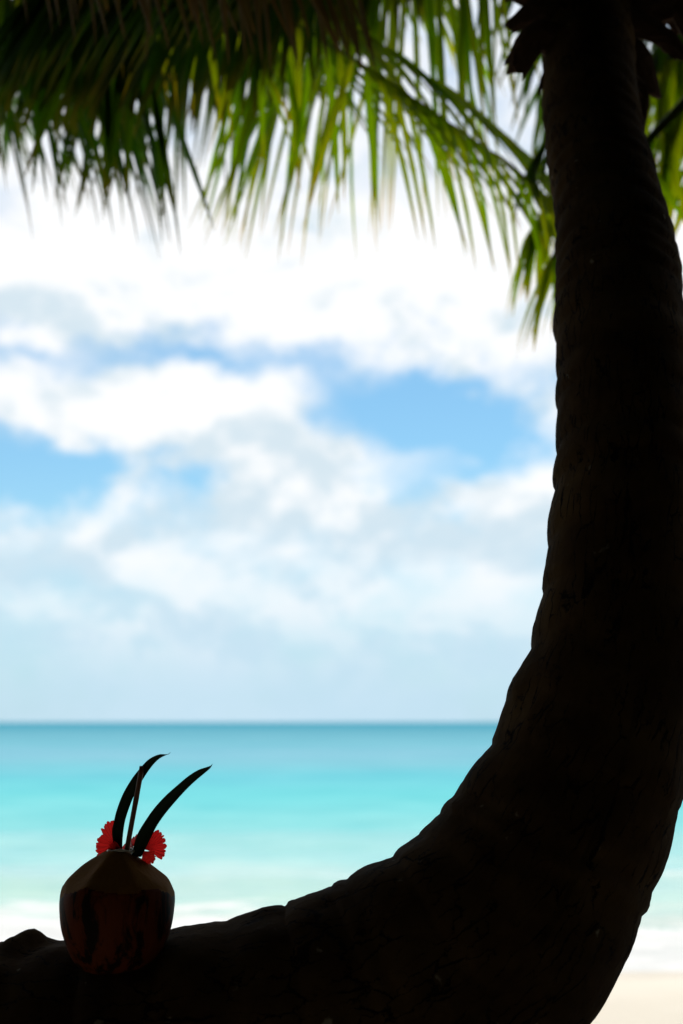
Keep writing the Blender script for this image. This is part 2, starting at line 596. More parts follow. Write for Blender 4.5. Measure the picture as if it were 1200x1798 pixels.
# ------------------------------------------------------------------ palm trunks
def trunk_mesh(name, ctrl, parent, ring_len, seg=112, n=620, bumps=(), top_fade=True, seed=0.0):
    """ctrl rows: world x,y,z,radius.  Leaf-scar rings, lumps and a rough skin are real relief."""
    C = spline(ctrl, 800)
    C, s = even(C, n)
    V, F, fr = tube(C[:, :3], C[:, 3], seg)
    Ctr = C[:, :3]
    out = np.empty_like(V)
    # ring positions with uneven spacing
    ringpos = [0.0]
    rr = random.Random(int(seed * 10) + 3)
    while ringpos[-1] < s[-1]:
        ringpos.append(ringpos[-1] + ring_len * rr.uniform(0.5, 1.3 + 1.5 * max(0.0, 1 - ringpos[-1] / (0.75 * s[-1]))))
    ringamp = [rr.uniform(0.3, 1.4) for _ in ringpos]
    ringpos = np.array(ringpos)
    for i in range(n):
        r = C[i, 3]
        for j in range(seg):
            k = i * seg + j
            d = (V[k] - Ctr[i]) / r
            th = 2 * PI * j / seg
            p = Vector(Ctr[i]) * 1.0 + Vector(d) * r
            wob = 0.35 * ring_len * noise.noise(Vector((math.cos(th) * 1.3 + seed, math.sin(th) * 1.3, s[i] * 3.0)))
            q = s[i] + wob
            m_ = min(max(int(np.searchsorted(ringpos, q)) - 1, 0), len(ringpos) - 2)
            u = (q - ringpos[m_]) / (ringpos[m_ + 1] - ringpos[m_])
            u = min(max(u, 0), 1)
            # each segment swells from its scar and steps back at the next
            prof = math.sin(PI * min(u / 0.9, 1.0) ** 0.7) if u < 0.9 else -0.35 * math.sin(PI * (u - 0.9) / 0.1)
            dr = (0.010 + 0.033 * min(1.0, s[i] / s[-1] * 1.5)) * r * ringamp[m_] * (prof - 0.45)
            dr += 0.060 * r * noise.noise(p * 3.2 + Vector((seed, 0, 0)))
            dr += 0.035 * r * noise.noise(p * 9.0 + Vector((0, seed, 0)))
            dr += 0.012 * r * noise.noise(p * 30.0)
            dr += 0.006 * r * noise.noise(p * 75.0)
            for (bp, br, bh) in bumps:
                dd = (p - bp).length / br
                if dd < 1:
                    dr += bh * (1 - dd * dd) ** 2
            out[k] = V[k] + d * dr
    o = link_mesh(name, out, F, M['bark'], parent)
    me = o.data
    uvl = me.uv_layers.new(name='UVMap')
    li = np.empty(len(me.loops), dtype=np.int64)
    me.loops.foreach_get('vertex_index', li)
    uv = np.stack([(li % seg) / seg, s[li // seg]], 1).astype(np.float32)
    uvl.data.foreach_set('uv', uv.ravel())
    return o, C


def ctrl_px(rows):
    out = []
    for px, py, hw, Y in rows:
        p = at(px, py, Y)
        dist = (Matrix.Rotation(-PITCH, 3, 'X') @ (p - Vector((0, 0, CAM_H)))).y
        out.append((p.x, p.y, p.z, hw * dist / F_PX))
    return out


main_rows = [
    (-1120, 2720, 290, 2.85), (-930, 2440, 275, 2.80), (-700, 2150, 255, 2.72), (-450, 1990, 243, 2.62), (-220, 1925, 238, 2.55),
    (20, 1903, 238, 2.50), (220, 1896, 236, 2.46), (420, 1860, 236, 2.43), (581, 1827, 236, 2.42), (735, 1757, 232, 2.41),
    (868, 1646, 218, 2.40), (952, 1520, 195, 2.40), (1043, 1315, 166, 2.41), (1085, 1128, 144, 2.44), (1098, 910, 129, 2.50),
    (1099, 700, 117, 2.60), (1089, 560, 110, 2.71), (1079, 430, 101, 2.84), (1058, 300, 90, 3.0), (1041, 200, 82, 3.12),
    (1035, 100, 79, 3.25), (1032, 0, 78, 3.4), (1035, -150, 76, 3.6), (1042, -280, 62, 3.75)]
mc = ctrl_px(main_rows)
main_palm = thing('palm_tree', 'dark curved palm lying low under the coconut then bending upright', 'palm tree',
                  (mc[0][0], mc[0][1], beach_z(mc[0][0], mc[0][1])), 'palms on the beach')
knob = at(38, 1672, 2.50)
knob2 = at(485, 1612, 2.42)
knob3 = at(905, 1215, 2.42)
trunk, mainC = trunk_mesh('trunk', mc, main_palm, 0.075,
                          bumps=((knob, 0.075, 0.020), (at(62, 1668, 2.5), 0.038, 0.012), (knob2, 0.05, 0.010), (knob3, 0.09, 0.012), (at(118, 1690, 2.48), 0.04, -0.016)))
CROWN_MAIN = Vector(mc[-1][:3])

# dead leaf bases at the top of the trunk
def leaf_base(p0, p1, p2, w0, w1, th, parent, seed):
    """split trough-shaped stub: from p0 on the trunk over p1 to a ragged end p2"""
    rr = random.Random(seed)
    C = spline([tuple(p0), tuple(p1), tuple(p2)], 9)
    Tn = np.gradient(C, axis=0)
    verts, faces = [], []
    nw = 7
    for lay in (0, 1):
        for i in range(9):
            t = i / 8
            T_ = Vector(Tn[i]).normalized()
            S = T_.cross(Vector((0, 1, 0.15))).normalized()
            N = S.cross(T_).normalized()
            w = w0 + (w1 - w0) * t
            for j in range(nw):
                v = j / (nw - 1) * 2 - 1
                e = (0.035 * (rr.random() - 0.3) if i == 8 else 0.0)
                q = Vector(C[i]) + S * (v * w) + N * (-(1 - v * v) * 0.35 * w + (0.5 - lay) * th * (1.15 - 0.6 * t) * (1 - 0.5 * v * v)) + T_ * (e if lay == 0 else e * 0.9)
                q += Vector((rr.uniform(-1, 1), rr.uniform(-1, 1), rr.uniform(-1, 1))) * 0.0025
                verts.append(q)
    L = 9 * nw
    for i in range(8):
        for j in range(nw - 1):
            a = i * nw + j
            faces.append((a, a + 1, a + 1 + nw, a + nw))
            faces.append((L + a, L + a + nw, L + a + 1 + nw, L + a + 1))
        for j in (0, nw - 1):
            a = i * nw + j
            q = (a, a + nw, L + a + nw, L + a)
            faces.append(q if j == 0 else q[::-1])
    for i in (0, 8):
        for j in range(nw - 1):
            a = i * nw + j
            q = (a, L + a, L + a + 1, a + 1)
            faces.append(q if i == 0 else q[::-1])
    return link_mesh('leaf_base', verts, faces, M['boot'], parent, smooth=False)


bases = [
    ((1010, 110, 3.25), (950, 60, 3.2), (905, 122, 3.22), 0.045, 0.030, 0.022),
    ((1010, 60, 3.3), (955, 15, 3.24), (898, 47, 3.25), 0.042, 0.018, 0.022),
    ((1010, -10, 3.38), (940, -40, 3.3), (890, -30, 3.3), 0.06, 0.045, 0.022),
    ((1050, 0, 3.4), (1120, 0, 3.35), (1165, 30, 3.35), 0.07, 0.06, 0.022),
    ((1050, 90, 3.3), (1110, 95, 3.28), (1135, 165, 3.3), 0.05, 0.035, 0.020),
    ((1050, -60, 3.4), (1150, -60, 3.4), (1215, 40, 3.4), 0.08, 0.05, 0.022),
    ((1040, 20, 3.35), (1040, -40, 3.2), (1035, -90, 3.1), 0.06, 0.04, 0.022),
    ((1040, 20, 3.45), (1010, -60, 3.6), (960, -110, 3.7), 0.06, 0.04, 0.022),
]
bases += [
    ((1000, 75, 3.22), (965, 85, 3.2), (930, 78, 3.2), 0.012, 0.004, 0.008),
    ((1000, 100, 3.22), (965, 120, 3.2), (948, 160, 3.2), 0.014, 0.004, 0.008),
    ((1000, 30, 3.28), (960, 50, 3.24), (925, 98, 3.24), 0.010, 0.003, 0.006),
    ((990, 140, 3.2), (962, 165, 3.18), (958, 205, 3.18), 0.018, 0.006, 0.010),
    ((1000, -30, 3.3), (940, 0, 3.25), (893, -6, 3.25), 0.020, 0.008, 0.010),
    ((1090, 130, 3.25), (1130, 160, 3.25), (1128, 215, 3.25), 0.022, 0.008, 0.012),
    ((1095, 30, 3.3), (1160, 60, 3.3), (1195, 95, 3.3), 0.035, 0.02, 0.015),
    ((1095, -40, 3.35), (1175, -20, 3.35), (1230, 75, 3.35), 0.05, 0.03, 0.018),
]
for i, (a, b_, c_, w0, w1, th) in enumerate(bases):
    leaf_base(at(*a), at(*b_), at(*c_), w0, w1, th, main_palm, 40 + i)


# ------------------------------------------------------------------ palm fronds
LEAFLETS = {}
LEAF_OF = {'green': M['leaflet'], 'fresh': M['leaflet_fresh'], 'old': M['leaflet_old']}


def leaflet_mesh(e0, droop, kind, var):
    """leaflet of unit length 1 along +X in the XZ plane, starting at elevation e0 (deg) and bending down; V-folded"""
    key = (e0, droop, kind, var)
    if key in LEAFLETS:
        return LEAFLETS[key]
    n = 11
    rr = random.Random(hash(key) & 0xffff)
    verts, faces, along = [], [], []
    e = R(e0)
    x = z = 0.0
    sway = rr.uniform(-0.05, 0.05)
    for i in range(n + 1):
        t = i / n
        w = 0.5 * (0.055 if kind != 'old' else 0.05) * min(1.0, 0.35 + t * 6) * max(0.02, (1 - t ** 3.0)) * (0.9 + 0.2 * rr.random())
        fold = 0.45 * w
        y0 = sway * t * t
        nx, nz = -math.sin(e), math.cos(e)
        verts += [(x + nx * fold, y0 - w, z + nz * fold), (x, y0, z), (x + nx * fold, y0 + w, z + nz * fold)]
        along += [t, t, t]
        x += math.cos(e) / n
        z += math.sin(e) / n
        e += (R(-89) - e) * droop * (0.5 + t) / n * 2.2
    for i in range(n):
        a = 3 * i
        faces += [(a, a + 1, a + 4, a + 3), (a + 1, a + 2, a + 5, a + 4)]
    me = bpy.data.meshes.new('leaflet')
    me.from_pydata(verts, [], faces)
    me.update()
    me.materials.append(LEAF_OF[kind])
    at_ = me.attributes.new('along', 'FLOAT', 'POINT')
    at_.data.foreach_set('value', along)
    LEAFLETS[key] = me
    return me


def in_view(p, margin=40):
    c = Matrix.Rotation(-PITCH, 3, 'X') @ (Vector(p) - Vector((0, 0, CAM_H)))
    if c.y < 0.1:
        return False
    px = 600 + F_PX * c.x / c.y
    py = 899 - F_PX * c.z / c.y
    return -margin < px < 1200 + margin and -margin < py < 1798


def frond(parent, rows, n_pairs, length, droop=0.55, kind='green', world_pts=False, spread=(65, 25), side_el=(-12, -12),
          base_skip=0.16, sides=(1, -1), all_mass=False, hang=0.0, width=0.62, hang2=None, spread2=None, seed=0, rad=0.016, taper=1.25, jitter=1.0):
    rr = random.Random(seed)
    pts = [tuple(p) for p in rows] if world_pts else [tuple(at(*r)) for r in rows]
    C = spline(pts, 300)
    C, s = even(C, 60)
    L = s[-1]
    t = s / L
    rads = rad * (1 - t) ** taper * np.where(t < 0.08, 1.7 - 0.7 * t / 0.08, 1.0) + 0.0015
    V, F, fr = tube(C, rads, 8)
    rib = link_mesh('frond', V, F, M['rib'] if kind != 'old' else M['boot'], parent)
    for i in range(n_pairs):
        for sd_ in sides:
            ti = base_skip + (1 - base_skip) * (i + 0.5 + rr.uniform(-0.12, 0.12)) / n_pairs
            ti = min(ti, 0.995)
            k = min(int(ti * 59), 58)
            u = ti * 59 - k
            P = Vector(C[k] * (1 - u) + C[k + 1] * u)
            Tn = Vector(C[k + 1] - C[k]).normalized()
            S = Tn.cross(Vector((0, 0, 1)))
            if S.length < 1e-3:
                S = Vector((1, 0, 0))
            S.normalize()
            sp_ = spread if (sd_ > 0 or spread2 is None) else spread2
            hg = hang if (sd_ > 0 or hang2 is None) else hang2
            a = R(sp_[0] + (sp_[1] - sp_[0]) * ti + rr.gauss(0, 2.2) * jitter)
            D = Tn * math.cos(a) + S * sd_ * math.sin(a)
            D.z += math.sin(R(side_el[0] + (side_el[1] - side_el[0]) * ti + rr.gauss(0, 2) * jitter))
            D.z -= hg * rr.uniform(0.93, 1.07)
            D.normalize()
            env = math.sin(PI * min(1.0, 0.16 + 0.84 * (ti - base_skip) / (1 - base_skip) * 0.86)) ** 0.6
            ln = length * max(0.3, env) * rr.uniform(0.92, 1.05)
            e_true = math.degrees(math.asin(max(-1, min(1, D.z))))
            e0 = max(-84, min(84, round(e_true / 12) * 12))
            dr = min((0.25, 0.45, 0.7, 1.0), key=lambda q: abs(q - droop * rr.uniform(0.8, 1.2)))
            me = leaflet_mesh(e0, dr, kind, rr.randrange(3))
            heading = math.atan2(D.y, D.x) + rr.gauss(0, 0.03) * jitter
            roll = rr.gauss(0, 0.15)
            tilt = Matrix.Rotation(R(e0 - e_true), 4, 'Y')
            wid = rr.uniform(0.85, 1.15) * width / max(ln, 0.3)
            wid = min(wid, 1.6)
            mw = Matrix.Translation(P) @ Matrix.Rotation(heading, 4, 'Z') @ tilt @ Matrix.Rotation(roll, 4, 'X') @ Matrix.Diagonal((ln, ln * wid, ln, 1))
            co = [mw @ v.co for v in me.vertices]
            seen = (not all_mass) and any(in_view(co[q]) for q in (1, 13, 25, len(co) - 2))
            mid = co[len(co) // 2]
            PENDING.append((ln / mid.y if seen else 0.0, parent, rib, kind, me, mw))
    return rib


PENDING = []


def settle_leaflets():
    """the 300 leaflets that show largest on each palm are objects, the rest of each frond is one mass"""
    mass = {}
    for palm in {p[1].name for p in PENDING}:
        mine = sorted([p for p in PENDING if p[1].name == palm], key=lambda p: -p[0])
        for q, (size, _, rib, kind, me, mw) in enumerate(mine):
            if size > 0 and q < 300:
                o = bpy.data.objects.new('leaflet', me)
                COL.objects.link(o)
                o.matrix_basis = mw
                attach(o, rib)
            else:
                mass.setdefault(rib.name, (rib, kind, []))[2].append((me, mw))
    for rib, kind, items in mass.values():
        lv, lf, la = [], [], []
        for me, mw in items:
            off = len(lv)
            lv += [mw @ v.co for v in me.vertices]
            lf += [tuple(off + q for q in p.vertices) for p in me.polygons]
            la += [d.value for d in me.attributes['along'].data]
        o = link_mesh('leaflet_mass', lv, lf, LEAF_OF[kind], rib)
        a_ = o.data.attributes.new('along', 'FLOAT', 'POINT')
        a_.data.foreach_set('value', la)
        o['kind'] = 'stuff'


# neighbouring palms: trunks stand just outside the picture, their fronds hang into it
CL = at(-560, -520, 5.2)
left_ctrl = [(-3.6, 6.0, 0.2, 0.20), (-3.55, 5.95, 0.75, 0.165), (-3.4, 5.8, 1.8, 0.135), (-3.1, 5.55, 3.2, 0.115), (CL.x - 0.2, 5.3, CL.z - 0.5, 0.105), (CL.x, CL.y, CL.z, 0.085)]
left_palm = thing('palm_tree', 'palm with a browned frond and one long frond that reaches the upright trunk', 'palm tree', (-3.6, 6.0, beach_z(-3.6, 6.0)), 'palms on the beach')
trunk_mesh('trunk', left_ctrl, left_palm, 0.09, seg=36, n=160, seed=2.0)
CR = at(1760, -420, 5.6)
right_ctrl = [(3.9, 6.3, 0.2, 0.20), (3.85, 6.3, 0.7, 0.16), (3.6, 6.2, 1.8, 0.13), (3.2, 5.9, 3.0, 0.115), (CR.x + 0.1, 5.7, CR.z - 0.5, 0.10), (CR.x, CR.y, CR.z, 0.08)]
right_palm = thing('palm_tree', 'palm whose fronds droop behind the upright trunk from the right', 'palm tree', (3.9, 6.3, beach_z(3.9, 6.3)), 'palms on the beach')
trunk_mesh('trunk', right_ctrl, right_palm, 0.09, seg=36, n=160, seed=5.0)

cl = (-560, -520, 5.2)
# dense hanging curtain
frond(left_palm, [cl, (-330, -300, 5.1), (-90, -110, 5.0), (70, -20, 4.9), (190, 50, 4.8), (280, 140, 4.75)], 38, 1.08, 0.2, seed=1, hang=1.5, width=0.62, spread=(75, 40))
frond(left_palm, [cl, (-400, -290, 5.3), (-200, -110, 5.5), (10, 0, 5.6), (130, 70, 5.7), (210, 160, 5.75)], 28, 1.05, 0.12, seed=2, hang=0.38, width=0.6, spread=(58, 28))
# long frond whose tip reaches the upright trunk
frond(left_palm, [cl, (-200, -400, 5.0), (150, -190, 4.8), (450, 0, 4.7), (640, 115, 4.7), (800, 222, 4.8), (910, 300, 4.9), (985, 365, 5.0)], 66, 0.72, 0.2, kind='fresh', seed=3, hang=4.0, width=0.5, spread=(86, 65), hang2=-0.05, spread2=(16, 8))
frond(left_palm, [cl, (-150, -430, 5.1), (200, -210, 5.0), (480, -40, 4.95), (670, 78, 4.95), (810, 178, 5.0), (890, 240, 5.05), (950, 300, 5.1)], 40, 0.60, 0.2, kind='fresh', seed=14, hang=0.03, width=0.6, spread=(18, 8), hang2=-0.05, spread2=(16, 8))
# frond above the frame with bright leaflets pointing down to the right
frond(left_palm, [cl, (-150, -520, 5.2), (230, -380, 5.2), (500, -230, 5.2), (650, -120, 5.25), (760, -30, 5.3), (830, 50, 5.35)], 40, 0.66, 0.15, kind='fresh', seed=4, hang=0.22, width=0.85, spread=(34, 16), hang2=0.05, spread2=(28, 14))
# old brown frond, closest
frond(left_palm, [cl, (-350, -400, 4.7), (-80, -240, 4.2), (180, -150, 4.0), (420, -95, 3.95), (640, -10, 3.95)], 76, 0.46, 0.25, kind='old', seed=5, hang=1.7, spread=(75, 45))
# other fronds of that crown, away from the picture
for i, (hx, hy, dz) in enumerate(((-1.5, 0.6, -0.6), (-1.0, 1.7, -0.5), (0.4, 2.2, -0.3), (-1.6, -0.8, -0.4), (-0.3, -1.7, -0.2))):
    P0 = CL
    frond(left_palm, [P0, P0 + Vector((hx * 0.45, hy * 0.45, 0.45)), P0 + Vector((hx, hy, 0.35)), P0 + Vector((hx * 1.5, hy * 1.5, dz))], 36, 0.7, 0.7, world_pts=True, all_mass=True, seed=20 + i)

cr = (1760, -420, 5.6)
frond(right_palm, [cr, (1560, -260, 5.4), (1380, -20, 5.2), (1270, 110, 5.1), (1180, 205, 5.0), (1090, 300, 4.9), (1015, 390, 4.85), (960, 465, 4.8)], 90, 0.68, 0.25, kind='fresh', seed=6, hang=0.55, width=0.6, spread=(70, 18), rad=0.04, taper=0.5)
frond(right_palm, [cr, (1640, -150, 5.5), (1480, 60, 5.4), (1340, 190, 5.3), (1230, 275, 5.25), (1150, 330, 5.2)], 60, 0.62, 0.2, kind='fresh', seed=17, hang=0.55, width=0.62, spread=(60, 22))
frond(right_palm, [cr, (1500, -320, 5.5), (1330, -90, 5.4), (1180, 100, 5.3), (1070, 230, 5.2), (980, 330, 5.15), (925, 415, 5.1)], 100, 0.62, 0.2, kind='fresh', seed=15, hang=0.7, width=0.5, spread=(62, 16))
frond(right_palm, [cr, (1580, -360, 5.5), (1400, -190, 5.4), (1250, -50, 5.4), (1150, 90, 5.4)], 60, 0.62, 0.25, seed=16, hang=0.9, width=0.7, spread=(65, 25))
frond(right_palm, [cr, (1520, -420, 5.4), (1330, -230, 5.2), (1180, -30, 5.1), (1070, 110, 5.0), (985, 210, 5.0), (935, 285, 5.0)], 56, 0.5, 0.4, seed=7, hang=0.5, spread=(65, 20))
for i, (hx, hy, dz) in enumerate(((1.5, 0.6, -0.6), (1.0, 1.7, -0.5), (-0.2, 2.2, -0.3), (1.6, -0.8, -0.4), (0.3, -1.7, -0.2))):
    P0 = CR
    frond(right_palm, [P0, P0 + Vector((hx * 0.45, hy * 0.45, 0.45)), P0 + Vector((hx, hy, 0.35)), P0 + Vector((hx * 1.5, hy * 1.5, dz))], 36, 0.7, 0.7, world_pts=True, all_mass=True, seed=30 + i)

# fronds of the curved palm itself
cm = (1042, -280, 3.75)
frond(main_palm, [cm, (860, -410, 4.4), (600, -340, 5.0), (330, -230, 5.4), (60, -130, 5.7), (-120, -20, 5.8)], 110, 0.92, 0.15, seed=12, base_skip=0.30, hang=1.1, width=0.85, spread=(65, 35))
frond(main_palm, [cm, (880, -370, 4.2), (640, -270, 4.8), (400, -160, 5.1), (180, -80, 5.3), (0, 30, 5.4)], 100, 0.86, 0.15, seed=13, base_skip=0.36, hang=1.1, width=0.8, spread=(65, 35))
frond(main_palm, [cm, (850, -320, 3.9), (640, -210, 4.2), (420, -120, 4.4), (200, -70, 4.5), (30, 10, 4.6)], 96, 0.64, 0.15, seed=11, base_skip=0.38, hang=1.2, width=0.7, spread=(65, 35))
frond(main_palm, [cm, (960, -370, 4.0), (840, -260, 4.5), (700, -110, 4.9), (550, 0, 5.1), (420, 110, 5.25)], 66, 1.12, 0.12, kind='fresh', seed=8, base_skip=0.36, hang=0.8, width=0.42, spread=(55, 30), sides=(1,))
frond(main_palm, [cm, (880, -430, 4.2), (660, -360, 4.8), (450, -200, 5.3), (270, -40, 5.6), (140, 100, 5.8)], 58, 1.16, 0.12, seed=9, base_skip=0.40, hang=0.75, width=0.55, spread=(55, 30), sides=(1,))
for i, (hx, hy, dz) in enumerate(((1.2, 1.2, -0.2), (0.2, 1.8, -0.1), (1.6, -0.2, -0.3), (0.6, -1.5, -0.1), (-0.9, -1.3, 0.0), (-0.6, 1.5, 0.1))):
    P0 = CROWN_MAIN
    frond(main_palm, [P0, P0 + Vector((hx * 0.4, hy * 0.4, 0.6)), P0 + Vector((hx, hy, 0.75)), P0 + Vector((hx * 1.5, hy * 1.5, 0.4 + dz))], 36, 0.62, 0.6, world_pts=True, all_mass=True, seed=50 + i)


settle_leaflets()

# ------------------------------------------------------------------ the coconut
CD = 2.37
cc = at(205, 1598, CD)
px2m = lambda d: d * 2.37 / F_PX          # photo pixels to metres at the coconut
coco = thing('coconut', 'reddish coconut with a chopped flat top standing on the low trunk', 'coconut', (cc.x, cc.y, cc.z - px2m(104)))
prof = [(-104, 0), (-103, 30), (-95, 56), (-80, 72), (-55, 84), (-30, 92), (-5, 96), (20, 97), (45, 93), (70, 82), (95, 64), (115, 42), (130, 0)]
pc = spline([(z, r) for z, r in prof], 120)
segc = 160
cen = Vector((0, 0, px2m(10)))
planes = []
rr = random.Random(4)
planes.append((Vector((0.02, -0.05, 1)).normalized(), px2m(90)))            # flat top (distance from cen)
for i in range(15):
    a_ = 2 * PI * (i + rr.uniform(-0.35, 0.35)) / 15
    tilt = R(rr.uniform(32, 50))
    nrm = Vector((math.sin(tilt) * math.cos(a_), math.sin(tilt) * math.sin(a_), math.cos(tilt)))
    planes.append((nrm, px2m(rr.uniform(81, 89))))
for i in range(11):
    a_ = 2 * PI * (i + rr.uniform(-0.4, 0.4)) / 11
    tilt = R(rr.uniform(54, 66))
    planes.append((Vector((math.sin(tilt) * math.cos(a_), math.sin(tilt) * math.sin(a_), math.cos(tilt))), px2m(rr.uniform(93.5, 98))))
verts, cut = [], []
for (z, r) in pc:
    for j in range(segc):
        th = 2 * PI * j / segc
        rr_ = max(r, 0.0) * (1 + 0.018 * math.cos(3 * th + 0.7) * (1 if z < 60 else 0.5))
        p = Vector((px2m(rr_) * math.cos(th), px2m(rr_) * math.sin(th), px2m(z)))
        p *= 1 + 0.012 * noise.noise(p * 22)
        c_ = 0
        for (nm, d) in planes:
            q = (p - cen).dot(nm)
            dn = d * (1 + 0.030 * noise.noise(p * 26 + nm * 3))
            if q > dn:
                p = cen + (p - cen) * (dn / q)
                c_ = 1
        verts.append(p)
        cut.append(c_)
for _ in range(9):                                 # worn, knife-rounded edges between the cuts
    new = list(verts)
    for i in range(1, len(pc) - 1):
        for j in range(segc):
            k = i * segc + j
            if cut[k] or cut[k - segc]:
                a_, b_ = verts[i * segc + (j - 1) % segc], verts[i * segc + (j + 1) % segc]
                new[k] = verts[k] * 0.4 + (a_ + b_ + verts[k - segc] + verts[min(k + segc, len(verts) - 1)]) * 0.15
    verts = new
fs, fc = [], []
for i in range(len(pc) - 1):
    for j in range(segc):
        q = (i * segc + j, i * segc + (j + 1) % segc, (i + 1) * segc + (j + 1) % segc, (i + 1) * segc + j)
        (fc if sum(cut[v] for v in q) >= 3 else fs).append(q)


def submesh(name, verts, faces, mat, parent):
    used = sorted({v for f in faces for v in f})
    mp = {v: i for i, v in enumerate(used)}
    return link_mesh(name, [verts[v] for v in used], [tuple(mp[v] for v in f) for f in faces], mat, parent)


vw = [v + cc for v in verts]
sk = submesh('skin', vw, fs, M['skin'], coco)
hk = submesh('cut_husk', vw, fc, M['husk'], coco)
hk['label'] = 'pale chopped facets of bare husk around the flat top'
try:
    for o in (hk,):
        pass
except Exception:
    pass
# ring of white flesh round the drinking hole
ring_c = cc + cen + planes[0][0] * (planes[0][1] + 0.001)
ring = []
for i in range(25):
    a_ = 2 * PI * i / 24
    ring.append(ring_c + Vector((math.cos(a_) * 0.021 + 0.004, math.sin(a_) * 0.017, -0.0012 + 0.0012 * math.sin(3 * a_))))
V, F, _ = tube(np.array([tuple(p) for p in ring]), np.array([0.0020 + 0.0008 * math.sin(5 * k) for k in range(25)]), 8, cap=False)
link_mesh('flesh_rim', V, F, M['flesh'], coco)


# ------------------------------------------------------------------ straw, leaves and flower stuck in the coconut
def z8(x, y):
    return 140 + x / 4.615, 1310 + y / 4.615


def add_along(o, vals):
    a_ = o.data.attributes.new('along', 'FLOAT', 'POINT')
    a_.data.foreach_set('value', vals)


# straw: a hollow bamboo tube
p_top = at(*z8(506, 166), 2.345)
p_bot = at(*z8(372, 900), 2.365)
ax = (p_top - p_bot).normalized()
sa = ax.cross(Vector((0, 1, 0))).normalized()
sb = ax.cross(sa)
verts, faces = [], []
ns, npt = 20, 12
for lay, r_ in ((0, 0.0042), (1, 0.0031)):
    for i in range(npt):
        t = i / (npt - 1)
        p = p_bot.lerp(p_top, t)
        r2 = r_ * (1.08 if abs(t - 0.62) < 0.02 and lay == 0 else 1.0)
        for j in range(ns):
            a_ = 2 * PI * j / ns
            verts.append(p + sa * math.cos(a_) * r2 + sb * math.sin(a_) * r2)
off = ns * npt
for i in range(npt - 1):
    for j in range(ns):
        j2 = (j + 1) % ns
        faces.append((i * ns + j, i * ns + j2, (i + 1) * ns + j2, (i + 1) * ns + j))
        faces.append((off + i * ns + j, off + (i + 1) * ns + j, off + (i + 1) * ns + j2, off + i * ns + j2))
e_ = (npt - 1) * ns
for j in range(ns):
    j2 = (j + 1) % ns
    faces.append((e_ + j, e_ + j2, off + e_ + j2, off + e_ + j))
straw = link_mesh('drinking_straw', verts, faces, M['straw'])
straw['label'] = 'thin brown straw standing in the coconut between the two leaves'
straw['category'] = 'straw'


def blade(name, left, right, y0, y1, label):
    A = spline([z8(*p) for p in left], 48)
    B = spline([z8(*p) for p in right], 48)
    A, _ = even(np.hstack([A, np.zeros((48, 1))]), 48)
    B, _ = even(np.hstack([B, np.zeros((48, 1))]), 48)
    verts, faces, al = [], [], []
    nc = 7
    for lay in (0, 1):
        for i in range(48):
            t = i / 47
            Y = y0 + (y1 - y0) * t + 0.012 * math.sin(PI * t)
            for j in range(nc):
                v = j / (nc - 1)
                q = A[i] * (1 - v) + B[i] * v
                fold = 0.006 * (1 - abs(2 * v - 1)) * (1 - t * 0.8)
                P = at(q[0], q[1], Y + fold + (0.0009 if lay else 0.0) * (1 - t * 0.6))
                verts.append(P)
                al.append(t * 0.6)
    L = 48 * nc
    for i in range(47):
        for j in range(nc - 1):
            a = i * nc + j
            faces.append((a, a + 1, a + 1 + nc, a + nc))
            faces.append((L + a, L + a + nc, L + a + 1 + nc, L + a + 1))
        for j in (0, nc - 1):
            a = i * nc + j
            faces.append((a, a + nc, L + a + nc, L + a))
    o = link_mesh(name, verts, faces, M['blade'])
    add_along(o, al)
    o['label'] = label
    o['category'] = 'leaf'
    o['group'] = 'strap leaves stuck in the coconut'
    return o


blade('strap_leaf', [(300, 900), (262, 720), (275, 625), (300, 520), (350, 390), (420, 270), (490, 180), (560, 108), (640, 69), (700, 68), (725, 62), (737, 50)],
      [(345, 900), (348, 760), (362, 640), (382, 560), (425, 440), (470, 345), (520, 260), (580, 172), (640, 108), (700, 75), (726, 66), (738, 52)],
      2.372, 2.33, 'dark strap leaf behind the straw, its tip curling over furthest left')
blade('strap_leaf', [(420, 900), (440, 800), (470, 710), (530, 610), (600, 510), (690, 410), (790, 320), (880, 245), (960, 195), (1030, 171), (1060, 161), (1077, 145)],
      [(500, 900), (535, 830), (575, 750), (625, 650), (690, 555), (760, 470), (840, 380), (920, 300), (1000, 232), (1050, 190), (1068, 168), (1078, 147)],
      2.36, 2.31, 'dark strap leaf leaning right, on the right of the straw')

# hibiscus: five ruffled petals and a pistil
fl_c = at(*z8(430, 850), 2.385)
flower = thing('hibiscus_flower', 'red hibiscus bloom with fringed petals tucked behind the straw and leaves', 'flower', tuple(fl_c))


